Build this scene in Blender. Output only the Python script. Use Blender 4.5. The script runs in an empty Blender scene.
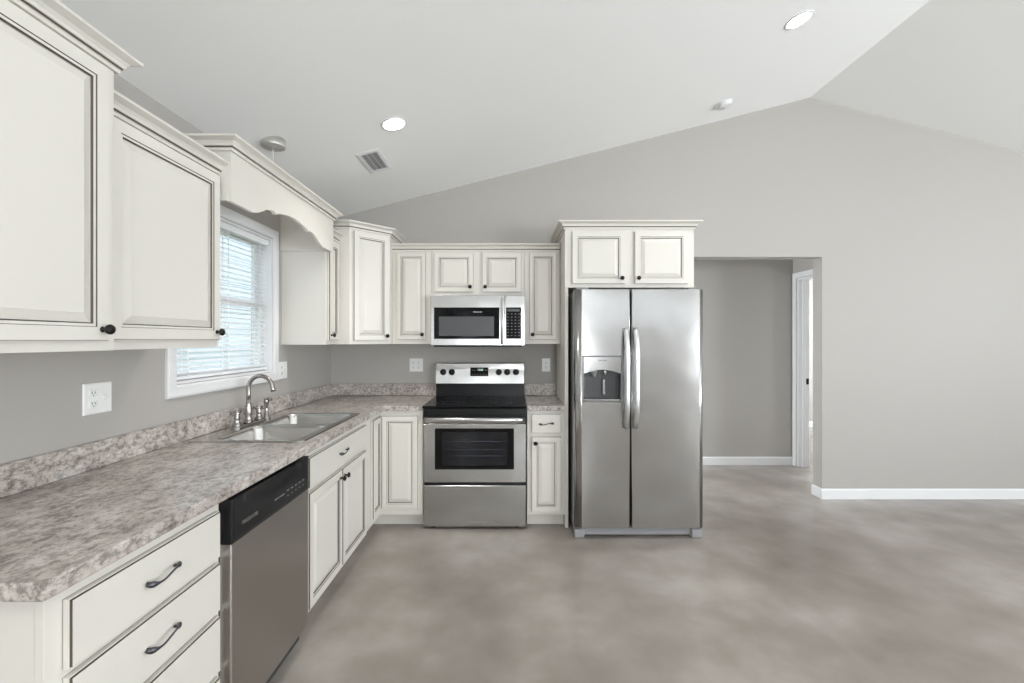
import bpy, bmesh, math, random
from mathutils import Vector, Matrix
from mathutils.geometry import tessellate_polygon
random.seed(7)
S = bpy.context.scene
C = S.collection
PI = math.pi

# ------------------------------------------------------------------ camera
cam = bpy.data.objects.new('camera', bpy.data.cameras.new('camera'))
C.objects.link(cam)
cam.location = (0, 0, 1.40)
cam.rotation_euler = (PI/2, 0, 0)
cam.data.sensor_width = 36
cam.data.lens = 442/1024*36
cam.data.shift_x = 2/1024
cam.data.shift_y = -1.5/1024
cam.data.clip_start = 0.02
S.camera = cam

# ------------------------------------------------------------------ world + exposure
w = bpy.data.worlds.new('world'); S.world = w
w.use_nodes = True
wb = w.node_tree.nodes['Background']
wb.inputs[0].default_value = (0.80, 0.90, 1.0, 1)
wb.inputs[1].default_value = 2.0
S.view_settings.view_transform = 'Standard'
S.view_settings.look = 'None'
S.view_settings.gamma = 1
S.view_settings.use_curve_mapping = False
S.view_settings.exposure = 0.22

def area(name, loc, rot, sx, sy, power, col=(1, 1, 1)):
    l = bpy.data.lights.new(name, 'AREA'); l.shape = 'RECTANGLE'
    l.size = sx; l.size_y = sy; l.energy = power; l.color = col
    o = bpy.data.objects.new(name, l); C.objects.link(o)
    o.location = loc; o.rotation_euler = rot
    return o
# added area lights standing in for daylight just outside each unseen window
YR, XR = -4.3, 6.9           # rear wall, right wall (inner faces)
DAY = (0.93, 0.97, 1.0)
TILT = 0.92                  # aims the added window lights upward to brighten the ceiling
REARWIN = [(-1.30, -0.85, 0.9, 2.1), (0.50, 1.20, 0.7, 2.2), (1.9, 4.3, 1.98, 2.32), (5.2, 6.7, 0.1, 2.2)]  # unseen windows, placed and sized for room light and steel reflections
RIGHTWIN = [(-3.7, -1.9, 0.3, 2.2), (-1.2, 0.6, 0.3, 2.2), (1.0, 2.2, 0.9, 2.2)]  # unseen windows, laid out to light the room from the right
for (x0, x1, z0, z1) in REARWIN:
    area('added_daylight_rear', ((x0+x1)/2, YR-0.35, (z0+z1)/2), (PI/2+TILT, 0, 0), x1-x0, z1-z0, (13 if z0 > 1.9 else 3 if x0 < 0 else 175 if x0 < 1 else 60)*(x1-x0)*(z1-z0), DAY)
for (y0, y1, z0, z1) in RIGHTWIN:
    area('added_daylight_right', (XR+0.35, (y0+y1)/2, (z0+z1)/2), (PI/2+TILT, 0, PI/2), y1-y0, z1-z0, (18 if y0 > 0 else 48)*(y1-y0)*(z1-z0), DAY)
area('fill_light_bedroom', (7.0, 5.8, 1.5), (PI/2, 0, PI/2), 1.4, 1.3, 220, DAY)  # added lamp at an unseen window, brightens the bedroom

area('fill_light_hall', (-1.75, 4.5, 1.3), (PI/2, 0, -PI/2), 0.7, 1.6, 120, DAY)  # added lamp behind an invented window, brightens the hall

# ------------------------------------------------------------------ materials
def srgb(r, g, b):
    f = lambda c: c/12.92 if c <= 0.04045 else ((c+0.055)/1.055)**2.4
    return (f(r/255), f(g/255), f(b/255), 1)

def mat(name, col, rough=0.5, metal=0.0, **kw):
    m = bpy.data.materials.new(name); m.use_nodes = True
    p = m.node_tree.nodes['Principled BSDF']
    p.inputs['Base Color'].default_value = col
    p.inputs['Roughness'].default_value = rough
    p.inputs['Metallic'].default_value = metal
    for k, v in kw.items():
        p.inputs[k.replace('_', ' ')].default_value = v
    return m
def N(m, t, **kw):
    n = m.node_tree.nodes.new(t)
    for k, v in kw.items():
        if hasattr(n, k): setattr(n, k, v)
        else: n.inputs[k.replace('_', ' ')].default_value = v
    return n
def L(m, a, b): m.node_tree.links.new(a, b)
def P(m): return m.node_tree.nodes['Principled BSDF']
def ramp(m, stops):
    r = m.node_tree.nodes.new('ShaderNodeValToRGB')
    e = r.color_ramp.elements
    e[0].position, e[0].color = stops[0]
    e[1].position, e[1].color = stops[-1]
    for p_, c_ in stops[1:-1]:
        x = e.new(p_); x.color = c_
    return r
def coords(m, sc=(1, 1, 1)):
    g = m.node_tree.nodes.new('ShaderNodeNewGeometry')
    mp = m.node_tree.nodes.new('ShaderNodeMapping')
    mp.inputs['Scale'].default_value = sc
    L(m, g.outputs['Position'], mp.inputs['Vector'])
    return mp.outputs['Vector']
def bump(m, vec, scale, strength, dist=0.01, detail=3):
    n = N(m, 'ShaderNodeTexNoise'); n.inputs['Scale'].default_value = scale; n.inputs['Detail'].default_value = detail
    L(m, vec, n.inputs['Vector'])
    b = N(m, 'ShaderNodeBump'); b.inputs['Strength'].default_value = strength; b.inputs['Distance'].default_value = dist
    L(m, n.outputs['Fac'], b.inputs['Height']); L(m, b.outputs['Normal'], P(m).inputs['Normal'])

def paint(name, col, rough=0.6):
    m = mat(name, col, rough)
    bump(m, coords(m), 160, 0.08, 0.002)
    return m
M_WALL = paint('wall_paint', srgb(177, 173, 168), 0.55)
M_CEIL = paint('ceiling_paint', srgb(249, 249, 248), 0.8)
M_TRIM = mat('trim_white', srgb(232, 232, 233), 0.35)
M_CREAM = mat('cabinet_cream', srgb(221, 217, 209), 0.38)
M_GLAZE = mat('cabinet_glaze', srgb(84, 74, 66), 0.6)
M_GLAZE_GAP = mat('cabinet_glaze_gap_shade', srgb(168, 160, 150), 0.5)  # soft glaze at front bases, with the gap shade painted in
M_CAB = [M_CREAM, M_GLAZE, M_GLAZE_GAP]
M_KICK = mat('toe_kick', srgb(222, 218, 210), 0.5)
M_BLACK = mat('black_plastic', (0.010, 0.010, 0.011, 1), 0.3, Specular_IOR_Level=0.3)
M_BGLASS = mat('black_glass', (0.003, 0.003, 0.004, 1), 0.08, Specular_IOR_Level=0.28)
M_CANOPY = mat('satin_nickel_light', (0.62, 0.61, 0.58, 1), 0.45, 0.85)
M_SILVER = mat('silver_plastic', (0.36, 0.36, 0.37, 1), 0.35, 0.3)
M_BRONZE = mat('dark_bronze', (0.018, 0.016, 0.016, 1), 0.32, 0.6)
M_PULL = mat('pull_iron', (0.10, 0.10, 0.11, 1), 0.33, 0.9)
M_NICKEL = mat('brushed_nickel', (0.42, 0.40, 0.38, 1), 0.25, 1.0)
M_BARS = mat('satin_handle', (0.68, 0.68, 0.69, 1), 0.3, 1.0)
M_CHROME = mat('chrome', (0.75, 0.75, 0.76, 1), 0.12, 1.0)
M_PLATE = mat('plate_white', srgb(238, 238, 236), 0.3)
M_SLOT = mat('slot_dark', (0.03, 0.03, 0.03, 1), 0.5)
M_DGREY = mat('dark_grey_plastic', (0.06, 0.06, 0.065, 1), 0.35)
M_MGREY = mat('grey_plastic', (0.22, 0.22, 0.225, 1), 0.35)
M_MARK = mat('print_grey', (0.35, 0.36, 0.37, 1), 0.4)
M_VENTIN = mat('vent_inside', (0.40, 0.40, 0.40, 1), 0.7)

def steel(name, col, rough, sc, aniso=0.0, wav=0.10):
    m = mat(name, col, rough, 1.0)
    v = coords(m, sc)
    n = N(m, 'ShaderNodeTexNoise'); n.inputs['Scale'].default_value = 60; n.inputs['Detail'].default_value = 0
    L(m, v, n.inputs['Vector'])
    mr = N(m, 'ShaderNodeMapRange'); mr.inputs[3].default_value = rough-0.02; mr.inputs[4].default_value = rough+0.03
    L(m, n.outputs['Fac'], mr.inputs[0]); L(m, mr.outputs[0], P(m).inputs['Roughness'])
    n2 = N(m, 'ShaderNodeTexNoise'); n2.inputs['Scale'].default_value = 2.6; n2.inputs['Detail'].default_value = 1
    L(m, coords(m), n2.inputs['Vector'])
    b = N(m, 'ShaderNodeBump'); b.inputs['Strength'].default_value = wav; b.inputs['Distance'].default_value = 0.05
    L(m, n2.outputs['Fac'], b.inputs['Height'])
    if aniso:
        P(m).inputs['Anisotropic'].default_value = aniso
        tg = N(m, 'ShaderNodeTangent', direction_type='RADIAL', axis='Z'); L(m, tg.outputs[0], P(m).inputs['Tangent'])
    L(m, b.outputs['Normal'], P(m).inputs['Normal'])
    return m
M_STEEL = steel('stainless_brushed', (0.47, 0.465, 0.455, 1), 0.25, (.04, .04, 5), aniso=0.75, wav=0.16)
M_STEELD = steel('stainless_dishwasher', (0.48, 0.455, 0.43, 1), 0.30, (.04, .04, 5))
M_STEELV = steel('stainless_upright_grain', (0.44, 0.435, 0.43, 1), 0.20, (4, 4, .05), wav=0.13)
M_SINK = steel('stainless_sink', (0.60, 0.59, 0.57, 1), 0.22, (1, 20, 20), wav=0.0)

# laminate counter
M_TOP = mat('laminate_counter', (0.3, 0.28, 0.27, 1), 0.3)
v = coords(M_TOP, (1, .62, 1))
nA = N(M_TOP, 'ShaderNodeTexNoise'); nA.inputs['Scale'].default_value = 9; nA.inputs['Detail'].default_value = 8; nA.inputs['Roughness'].default_value = 0.7; nA.inputs['Distortion'].default_value = 0.3
nB = N(M_TOP, 'ShaderNodeTexNoise'); nB.inputs['Scale'].default_value = 52; nB.inputs['Detail'].default_value = 9; nB.inputs['Roughness'].default_value = 0.8; nB.inputs['Distortion'].default_value = 0.25
L(M_TOP, v, nA.inputs['Vector']); L(M_TOP, v, nB.inputs['Vector'])
rA = ramp(M_TOP, [(0.38, srgb(134, 122, 115)), (0.5, srgb(176, 165, 157)), (0.60, srgb(212, 206, 200))])
rB = ramp(M_TOP, [(0.42, srgb(52, 48, 46)), (0.475, srgb(146, 138, 132)), (0.54, srgb(212, 206, 200))])
L(M_TOP, nA.outputs['Fac'], rA.inputs['Fac']); L(M_TOP, nB.outputs['Fac'], rB.inputs['Fac'])
mx = N(M_TOP, 'ShaderNodeMix', data_type='RGBA'); mx.inputs[0].default_value = 0.52
L(M_TOP, rA.outputs['Color'], mx.inputs[6]); L(M_TOP, rB.outputs['Color'], mx.inputs[7])
L(M_TOP, mx.outputs[2], P(M_TOP).inputs['Base Color'])

# stained concrete floor
M_FLOOR = mat('stained_concrete', (0.25, 0.23, 0.21, 1), 0.28)
v = coords(M_FLOOR, (1, 1, 1))
nA = N(M_FLOOR, 'ShaderNodeTexNoise'); nA.inputs['Scale'].default_value = 1.25; nA.inputs['Detail'].default_value = 2.5; nA.inputs['Roughness'].default_value = 0.45
nB = N(M_FLOOR, 'ShaderNodeTexNoise'); nB.inputs['Scale'].default_value = 4.3; nB.inputs['Detail'].default_value = 3; nB.inputs['Roughness'].default_value = 0.5
L(M_FLOOR, v, nA.inputs['Vector']); L(M_FLOOR, v, nB.inputs['Vector'])
ma = N(M_FLOOR, 'ShaderNodeMath', operation='MULTIPLY_ADD'); ma.inputs[1].default_value = 0.45
L(M_FLOOR, nB.outputs['Fac'], ma.inputs[0]); L(M_FLOOR, nA.outputs['Fac'], ma.inputs[2])
rA = ramp(M_FLOOR, [(0.46, srgb(131, 122, 114)), (0.72, srgb(151, 143, 136)), (0.97, srgb(177, 170, 163))])
L(M_FLOOR, ma.outputs[0], rA.inputs['Fac']); L(M_FLOOR, rA.outputs['Color'], P(M_FLOOR).inputs['Base Color'])
P(M_FLOOR).inputs['Roughness'].default_value = 0.23

def glassy(name, tint, glossmix, rough=0.03):
    m = bpy.data.materials.new(name); m.use_nodes = True
    nt = m.node_tree; nt.nodes.clear()
    o = nt.nodes.new('ShaderNodeOutputMaterial')
    t = nt.nodes.new('ShaderNodeBsdfTransparent'); t.inputs[0].default_value = tint
    g = nt.nodes.new('ShaderNodeBsdfGlossy'); g.inputs['Roughness'].default_value = rough
    mixn = nt.nodes.new('ShaderNodeMixShader'); mixn.inputs[0].default_value = glossmix
    nt.links.new(t.outputs[0], mixn.inputs[1]); nt.links.new(g.outputs[0], mixn.inputs[2]); nt.links.new(mixn.outputs[0], o.inputs[0])
    return m
M_PANE = glassy('window_glass', (0.97, 0.98, 0.98, 1), 0.05)
M_OVENGLASS = glassy('oven_glass', (0.60, 0.63, 0.70, 1), 0.05)
M_MWGLASS = mat('microwave_window', (0.075, 0.075, 0.08, 1), 0.25)
def emit(name, col, s):
    m = mat(name, (0.8, 0.8, 0.8, 1), 0.4)
    P(m).inputs['Emission Color'].default_value = col; P(m).inputs['Emission Strength'].default_value = s
    return m
M_LAMP = emit('lamp_lens', (1, 0.96, 0.90, 1), 60)
M_LED = emit('green_digits', (0.45, 1.0, 0.6, 1), 0.8)
M_BLIND = mat('blind_slat', srgb(240, 241, 242), 0.4)
P(M_BLIND).inputs['Transmission Weight'].default_value = 0.0
M_SIDING = mat('siding', srgb(206, 212, 214), 0.6)
M_GRASS = mat('grass', srgb(120, 132, 92), 0.9)
M_ROOFS = mat('shingles', srgb(110, 108, 106), 0.9)

# ------------------------------------------------------------------ builders
ORG = {}
def worg(o): return ORG[o.name] if o else Vector((0, 0, 0))
def tag(o, label=None, cat=None, group=None, kind=None):
    if label: o['label'] = label
    if cat: o['category'] = cat
    if group: o['group'] = group
    if kind: o['kind'] = kind
    return o
def thing(name, label, cat, loc, group=None):
    o = bpy.data.objects.new(name, None); C.objects.link(o)
    o.empty_display_size = 0.1
    o.location = loc; ORG[o.name] = Vector(loc)
    return tag(o, label, cat, group)

class B:
    def __init__(s): s.bm = bmesh.new()
    def face(s, vs, mi=0, smooth=False):
        try:
            f = s.bm.faces.new(vs)
        except ValueError:
            return None
        f.material_index = mi; f.smooth = smooth
        return f
    def box(s, x0, x1, y0, y1, z0, z1, mi=0):
        v = [s.bm.verts.new((x, y, z)) for z in (z0, z1) for (x, y) in ((x0, y0), (x1, y0), (x1, y1), (x0, y1))]
        for idx in ((0, 3, 2, 1), (4, 5, 6, 7), (0, 1, 5, 4), (1, 2, 6, 5), (2, 3, 7, 6), (3, 0, 4, 7)):
            s.face([v[i] for i in idx], mi)
        return s
    def loops(s, loops, mis=None, closed=False, caps=(True, True), smooth=False):
        rs = [[s.bm.verts.new(p) for p in lp] for lp in loops]
        n = len(rs[0]); k = len(rs)
        rng = range(k) if closed else range(k-1)
        for i in rng:
            a, b = rs[i], rs[(i+1) % k]
            mi = mis[i] if mis else 0
            for j in range(n):
                s.face([a[j], a[(j+1) % n], b[(j+1) % n], b[j]], mi, smooth)
        if not closed:
            if caps[0]: s.face(list(reversed(rs[0])), mis[0] if mis else 0)
            if caps[1]: s.face(rs[-1], mis[-1] if mis else 0)
        return s
    def cyl(s, p0, p1, r0, r1=None, n=20, mi=0, smooth=True):
        return s.tube([p0, p1], [r0, r0 if r1 is None else r1], n, mi, smooth)
    def tube(s, pts, rad, n=12, mi=0, smooth=True, flat=None):
        pts = [Vector(p) for p in pts]
        if not isinstance(rad, (list, tuple)): rad = [rad]*len(pts)
        lps = []
        up = None
        for i, p in enumerate(pts):
            d = (pts[min(i+1, len(pts)-1)]-pts[max(i-1, 0)]).normalized()
            if up is None:
                up = Vector((0, 0, 1)) if abs(d.z) < 0.9 else Vector((1, 0, 0))
            a = d.cross(up).normalized(); b_ = a.cross(d).normalized(); up = b_
            r = rad[i]
            ra, rb = (r, r) if not isinstance(r, tuple) else r
            lps.append([p + a*ra*math.cos(2*PI*j/n) + b_*rb*math.sin(2*PI*j/n) for j in range(n)])
        return s.loops(lps, [mi]*len(lps), smooth=smooth)
    def lathe(s, c, prof, n=28, axis=(0, 0, 1), mi=0, smooth=True, mis=None):
        c = Vector(c); ax = Vector(axis).normalized()
        a = ax.orthogonal().normalized(); b_ = ax.cross(a)
        lps = [[c + ax*h + (a*math.cos(2*PI*j/n) + b_*math.sin(2*PI*j/n))*max(r, 1e-4) for j in range(n)] for (r, h) in prof]
        return s.loops(lps, mis or [mi]*len(lps), smooth=smooth)
    def prism(s, poly, ax, a0, a1, mi=0):
        """poly: 2-D points; ax the extruded axis"""
        def pt(p, a):
            return {'x': (a, p[0], p[1]), 'y': (p[0], a, p[1]), 'z': (p[0], p[1], a)}[ax]
        return s.loops([[pt(p, a0) for p in poly], [pt(p, a1) for p in poly]], [mi, mi])
    def plate(s, lps2, z0, z1, mi=0, walls=True):
        """flat slab from an outline and its holes"""
        tris = tessellate_polygon([[Vector((p[0], p[1], 0)) for p in lp] for lp in lps2])
        flat = [p for lp in lps2 for p in lp]
        lo = [s.bm.verts.new((p[0], p[1], z0)) for p in flat]
        hi = [s.bm.verts.new((p[0], p[1], z1)) for p in flat]
        for t in tris:
            s.face([hi[i] for i in t], mi); s.face([lo[i] for i in reversed(t)], mi)
        if walls:
            k = 0
            for lp in lps2:
                n = len(lp)
                for j in range(n):
                    a, b_ = k+j, k+(j+1) % n
                    s.face([lo[a], lo[b_], hi[b_], hi[a]], mi)
                k += n
        return s
    def build(s, name, mats, parent=None, bevel=0, segs=2, origin=None, dissolve=False):
        bm = s.bm
        bmesh.ops.recalc_face_normals(bm, faces=bm.faces[:])
        if dissolve:
            bmesh.ops.dissolve_limit(bm, angle_limit=0.01, verts=bm.verts[:], edges=bm.edges[:])
        me = bpy.data.meshes.new(name)
        if origin is None:
            lo = Vector([min(v.co[i] for v in bm.verts) for i in range(3)])
            hi = Vector([max(v.co[i] for v in bm.verts) for i in range(3)])
            origin = Vector(((lo.x+hi.x)/2, (lo.y+hi.y)/2, lo.z))
        origin = Vector(origin)
        for v in bm.verts: v.co -= origin
        bm.to_mesh(me); bm.free()
        for m in (mats if isinstance(mats, (list, tuple)) else [mats]): me.materials.append(m)
        o = bpy.data.objects.new(name, me); C.objects.link(o)
        o.parent = parent
        o.location = origin - worg(parent)
        ORG[o.name] = origin
        if bevel:
            b = o.modifiers.new('bevel', 'BEVEL'); b.width = bevel; b.segments = segs
            b.limit_method = 'ANGLE'; b.angle_limit = math.radians(40)
        return o

def text(name, body, size, pos, xdir, updir, mat_, parent, depth=0.0006, spacing=1.0, bold=0.0):
    cu = bpy.data.curves.new(name, 'FONT'); cu.body = body; cu.size = size
    cu.align_x = 'CENTER'; cu.align_y = 'CENTER'; cu.extrude = depth; cu.space_character = spacing; cu.offset = bold
    t = bpy.data.objects.new(name+'_tmp', cu); C.objects.link(t)
    dg = bpy.context.evaluated_depsgraph_get(); dg.update()
    me = bpy.data.meshes.new_from_object(t.evaluated_get(dg))
    bpy.data.objects.remove(t)
    X = Vector(xdir).normalized(); U = Vector(updir).normalized(); Z = X.cross(U)
    for v in me.vertices:
        v.co = X*v.co.x + U*v.co.y + Z*v.co.z
    me.materials.clear(); me.materials.append(mat_)
    o = bpy.data.objects.new(name, me); C.objects.link(o); o.parent = parent
    o.location = Vector(pos) - worg(parent); ORG[o.name] = Vector(pos)
    return o

class F:
    """a front plane: u along the front, v up, n out of it"""
    def __init__(s, o, u, n): s.o, s.u, s.n = Vector(o), Vector(u).normalized(), Vector(n).normalized()
    def p(s, u, v, n=0): return s.o + s.u*u + Vector((0, 0, v)) + s.n*n
    def rect(s, u0, u1, v0, v1, ins, n): return [s.p(a, b, n) for (a, b) in ((u0+ins, v0+ins), (u1-ins, v0+ins), (u1-ins, v1-ins), (u0+ins, v1-ins))]
    def slab(s, b, u0, u1, v0, v1, n0, n1, mi=0):
        return b.loops([s.rect(u0, u1, v0, v1, 0, n0), s.rect(u0, u1, v0, v1, 0, n1)], [mi, mi])

G0 = 0.0006
def knob(fr, u, v, n, parent):
    b = B()
    b.lathe(fr.p(u, v, n), [(0.0085, 0.0), (0.0085, 0.002), (0.0045, 0.004), (0.0042, 0.012), (0.0085, 0.016), (0.0145, 0.019), (0.0155, 0.024), (0.0125, 0.029), (0.006, 0.0315), (0.0, 0.032)], 20, fr.n)
    return b.build('knob', M_BRONZE, parent)
def pull(fr, u, v, n, parent, half=0.058):
    b = B()
    pts, rad = [], []
    K = 22
    for i in range(K+1):
        t = -1 + 2*i/K
        a = abs(t)
        nn = n + 0.0045 + 0.020*max(0, 1-a**3.2)
        vv = v + 0.006*math.sin(t*PI)*0.9
        w_ = 0.0032 + 0.0055*math.exp(-((a-0.80)/0.17)**2)
        if i in (0, K): w_ = 0.002
        pts.append(fr.p(u+t*half, vv, nn)); rad.append((w_*0.7, w_))
    b.tube(pts, rad, 12)
    for sgn in (-1, 1):
        b.cyl(fr.p(u+sgn*half*0.8, v-sgn*0*0.003, n), fr.p(u+sgn*half*0.8, v, n+0.012), 0.004, n=10)
    return b.build('pull', M_PULL, parent)
def door(fr, u0, u1, v0, v1, n, parent, st=0.052, kn=None, name='door', glz=1):
    """frame and raised panel door"""
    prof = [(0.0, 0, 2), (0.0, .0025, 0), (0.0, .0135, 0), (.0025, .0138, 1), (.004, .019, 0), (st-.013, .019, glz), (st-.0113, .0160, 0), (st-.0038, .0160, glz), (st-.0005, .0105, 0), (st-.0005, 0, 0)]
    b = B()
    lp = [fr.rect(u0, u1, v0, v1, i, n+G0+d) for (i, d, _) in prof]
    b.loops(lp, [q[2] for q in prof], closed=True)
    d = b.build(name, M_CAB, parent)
    b = B(); q = st + 0.0006
    pr = [(q, .002), (q, .0085), (q+.004, .0095), (q+.024, .0165), (q+.0255, .0175)]
    b.loops([fr.rect(u0, u1, v0, v1, i, n+G0+dd) for (i, dd) in pr], [0, 0, 0, 0, 0])
    b.build('raised_panel', M_CAB, d)
    if kn: knob(fr, kn[0], kn[1], n+G0+.019, d)
    return d
def drawer(fr, u0, u1, v0, v1, n, parent, pl=True, half=0.058):
    b = B()
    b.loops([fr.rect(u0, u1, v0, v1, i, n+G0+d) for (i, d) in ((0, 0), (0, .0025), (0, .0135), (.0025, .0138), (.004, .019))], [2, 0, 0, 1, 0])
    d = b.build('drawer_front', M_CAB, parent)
    if pl: pull(fr, (u0+u1)/2, (v0+v1)/2, n+G0+.019, d, half)
    return d

CROWN = [(0.0, 0.0, 0), (0.010, 0.0, 0), (0.010, 0.010, 0), (0.014, 0.012, 1), (0.0145, 0.0180, 0), (0.0185, 0.0185, 0), (0.021, 0.028, 0), (0.028, 0.037, 0), (0.040, 0.043, 0), (0.044, 0.045, 0), (0.049, 0.047, 0), (0.050, 0.055, 0), (0.0, 0.055, 0)]
def crown(path, z, parent, inner=0.0):
    """path: front line points; the moulding stands on the right-hand side of the walk direction"""
    P2 = [Vector(p) for p in path]
    nr = []
    for i in range(len(P2)-1):
        d = (P2[i+1]-P2[i]).normalized(); nr.append(Vector((d.y, -d.x)))
    mit = []
    for i in range(len(P2)):
        if i == 0: mit.append(nr[0])
        elif i == len(P2)-1: mit.append(nr[-1])
        else:
            m_ = (nr[i-1]+nr[i]).normalized(); mit.append(m_/m_.dot(nr[i]))
    lps = [[(p.x+m_.x*o, p.y+m_.y*o, z+h) for (p, m_) in zip(P2, mit)] for (o, h, _) in CROWN]
    # loops run along the profile; build strips
    b = B()
    rows = [[b.bm.verts.new(q) for q in lp] for lp in lps]
    k = len(rows)
    for i in range(k):
        a, c_ = rows[i], rows[(i+1) % k]
        for j in range(len(P2)-1):
            b.face([a[j], a[j+1], c_[j+1], c_[j]], CROWN[i][2])
    b.face([rows[i][0] for i in range(k)]); b.face([rows[i][-1] for i in reversed(range(k))])
    return b.build('crown_molding', M_CAB, parent)

# ------------------------------------------------------------------ dimensions
XL, YB = -1.58, 3.90
XA, ZA = 2.639, 3.536
def zc(x): return ZA - 0.2533*(XA-x) if x < XA else ZA - 0.2513*(x-XA)
OX0, OX1, OZ = 1.50, 2.754, 2.133
HY0, HY1, HX1 = 4.02, 4.963, 3.178
BY = 7.1

# ------------------------------------------------------------------ structure
def struct(b, name, m, bevel=0, parent=None):
    o = b.build(name, m, parent, bevel)
    if parent is None: o['kind'] = 'structure'
    return o
b = B(); b.box(XL-0.14, XR+0.14, YR-0.14, BY+0.14, -0.12, 0.0); struct(b, 'floor', M_FLOOR)
b = B(); b.prism([(XL-.14, zc(XL-.14)), (XA, ZA), (XR+.14, zc(XR+.14)), (XR+.14, zc(XR+.14)+.15), (XA, ZA+.15), (XL-.14, zc(XL-.14)+.15)], 'y', YR-.14, HY0); struct(b, 'ceiling', M_CEIL)
b = B()
b.prism([(XL-.14, 0), (OX0, 0), (OX0, zc(OX0)), (XL-.14, zc(XL-.14))], 'y', YB, HY0)
b.prism([(OX0, OZ), (OX1, OZ), (OX1, zc(OX1)), (XA, ZA), (OX0, zc(OX0))], 'y', YB, HY0)
b.prism([(OX1, 0), (XR+.14, 0), (XR+.14, zc(XR+.14)), (OX1, zc(OX1))], 'y', YB, HY0)
struct(b, 'wall_back', M_WALL)
# left wall with the window opening
WY0, WY1, WZ0, WZ1 = 2.085, 2.935, 1.19, 2.07
b = B(); x0, x1 = XL-.14, XL
zt = zc(XL)
b.box(x0, x1, YR-.14, WY0, 0, zt); b.box(x0, x1, WY1, YB, 0, zt); b.box(x0, x1, WY0, WY1, 0, WZ0); b.box(x0, x1, WY0, WY1, WZ1, zt)
struct(b, 'wall_left', M_WALL)
def wall_x(name, x0, x1, y0, y1, wins, top):      # wall facing x, with openings in y
    b = B(); y = y0
    for (a, c_, z0, z1) in sorted(wins):
        b.box(x0, x1, y, a, 0, top); b.box(x0, x1, a, c_, 0, z0); b.box(x0, x1, a, c_, z1, top); y = c_
    b.box(x0, x1, y, y1, 0, top); return struct(b, name, M_WALL)
wall_x('wall_right', XR, XR+.14, YR-.14, YB, RIGHTWIN, zc(XR))
b = B(); x = XL-.14
for (a, c_, z0, z1) in REARWIN:
    b.prism([(x, 0), (a, 0), (a, zc(a)), (x, zc(x))], 'y', YR-.14, YR)
    b.box(a, c_, YR-.14, YR, 0, z0)
    top = [(a, z1), (c_, z1), (c_, zc(c_))] + ([(XA, ZA)] if a < XA < c_ else []) + [(a, zc(a))]
    b.prism(top, 'y', YR-.14, YR); x = c_
b.prism([(x, 0), (XR+.14, 0), (XR+.14, zc(XR+.14)), (x, zc(x))], 'y', YR-.14, YR)
struct(b, 'wall_rear', M_WALL)
# the hall and the bedroom past its door
DY0, DY1, DZ = 4.13, 4.89, 2.08
b = B(); b.box(-1.4, HX1+.12, HY1, HY1+.12, 0, 2.5); struct(b, 'wall_hall_back', M_WALL)

b = B(); b.box(HX1, HX1+.12, HY0, DY0, 0, 2.5); b.box(HX1, HX1+.12, DY1, HY1, 0, 2.5); b.box(HX1, HX1+.12, DY0, DY1, DZ, 2.5); struct(b, 'wall_hall_right', M_WALL)
b = B(); b.box(-1.4, XR+.14, HY0, BY+.14, 2.5, 2.6); struct(b, 'ceiling_hall', M_CEIL)
b = B(); b.box(HX1+.12, XR, BY, BY+.12, 0, 2.5); struct(b, 'wall_bedroom_back', M_WALL)
b = B(); b.box(HX1, HX1+.12, HY1+.12, BY+.12, 0, 2.5); struct(b, 'wall_bedroom_left', M_WALL)
wall_x('wall_hall_left', -1.4, -1.3, HY0, HY1, [(4.15, 4.85, .5, 2.1)], 2.5)  # unseen end wall, its window opening added to light the hall
wall_x('wall_bedroom_right', XR-.12, XR, HY0, BY, [(5.1, 6.5, .85, 2.15)], 2.5)  # unseen wall, its window opening added to light the bedroom

def baseboard(name, segs):
    """segs: list of (x0,y0,x1,y1,nx,ny) with n out of the wall"""
    b = B()
    for (x0, y0, x1, y1, nx, ny) in segs:
        prof = [(0, 0), (.014, 0), (.014, .078), (.010, .084), (.004, .089), (0, .089)]
        l0 = [(x0+nx*o, y0+ny*o, h) for (o, h) in prof]; l1 = [(x1+nx*o, y1+ny*o, h) for (o, h) in prof]
        b.loops([l0, l1])
    return struct(b, name, M_TRIM)
baseboard('baseboard_back', [(OX1-.014, YB, XR, YB, 0, -1), (OX1, YB, OX1, HY0, -1, 0), (1.40, YB, OX0, YB, 0, -1), (OX0, YB, OX0, HY0, 1, 0)])
baseboard('baseboard_hall', [(-1.3, HY1, HX1, HY1, 0, -1), (-1.3, HY0, OX0, HY0, 0, 1), (OX1, HY0, HX1, HY0, 0, 1)])
baseboard('baseboard_bedroom', [(HX1+.12, BY, XR-.12, BY, 0, -1)])
baseboard('baseboard_right', [(XR, YR, XR, YB, -1, 0)])
baseboard('baseboard_left', [(XL, YR, XL, 0.90, 1, 0)])

# door 1: cased opening into the bedroom with its strike plate, the door swung into the bedroom
d1 = bpy.data.objects.new('door_1', None); C.objects.link(d1); d1.location = (HX1, DY0, 0); ORG['door_1'] = Vector((HX1, DY0, 0)); d1['kind'] = 'structure'
b = B()
b.box(HX1-.016, HX1, DY1+.004, DY1+.062, 0, DZ+.062); b.box(HX1-.016, HX1, DY0-.062, DY0-.004, 0, DZ+.062); b.box(HX1-.016, HX1, DY0-.004, DY1+.004, DZ+.004, DZ+.062)
b.build('casing', M_TRIM, d1, .003)
b = B()
b.box(HX1-.002, HX1+.122, DY1-.018, DY1, 0, DZ); b.box(HX1-.002, HX1+.122, DY0, DY0+.018, 0, DZ); b.box(HX1-.002, HX1+.122, DY0+.018, DY1-.018, DZ-.018, DZ)
b.box(HX1+.04, HX1+.075, DY1-.03, DY1-.018, 0, DZ-.018)
b.build('door_jamb', M_TRIM, d1, .002)
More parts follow.
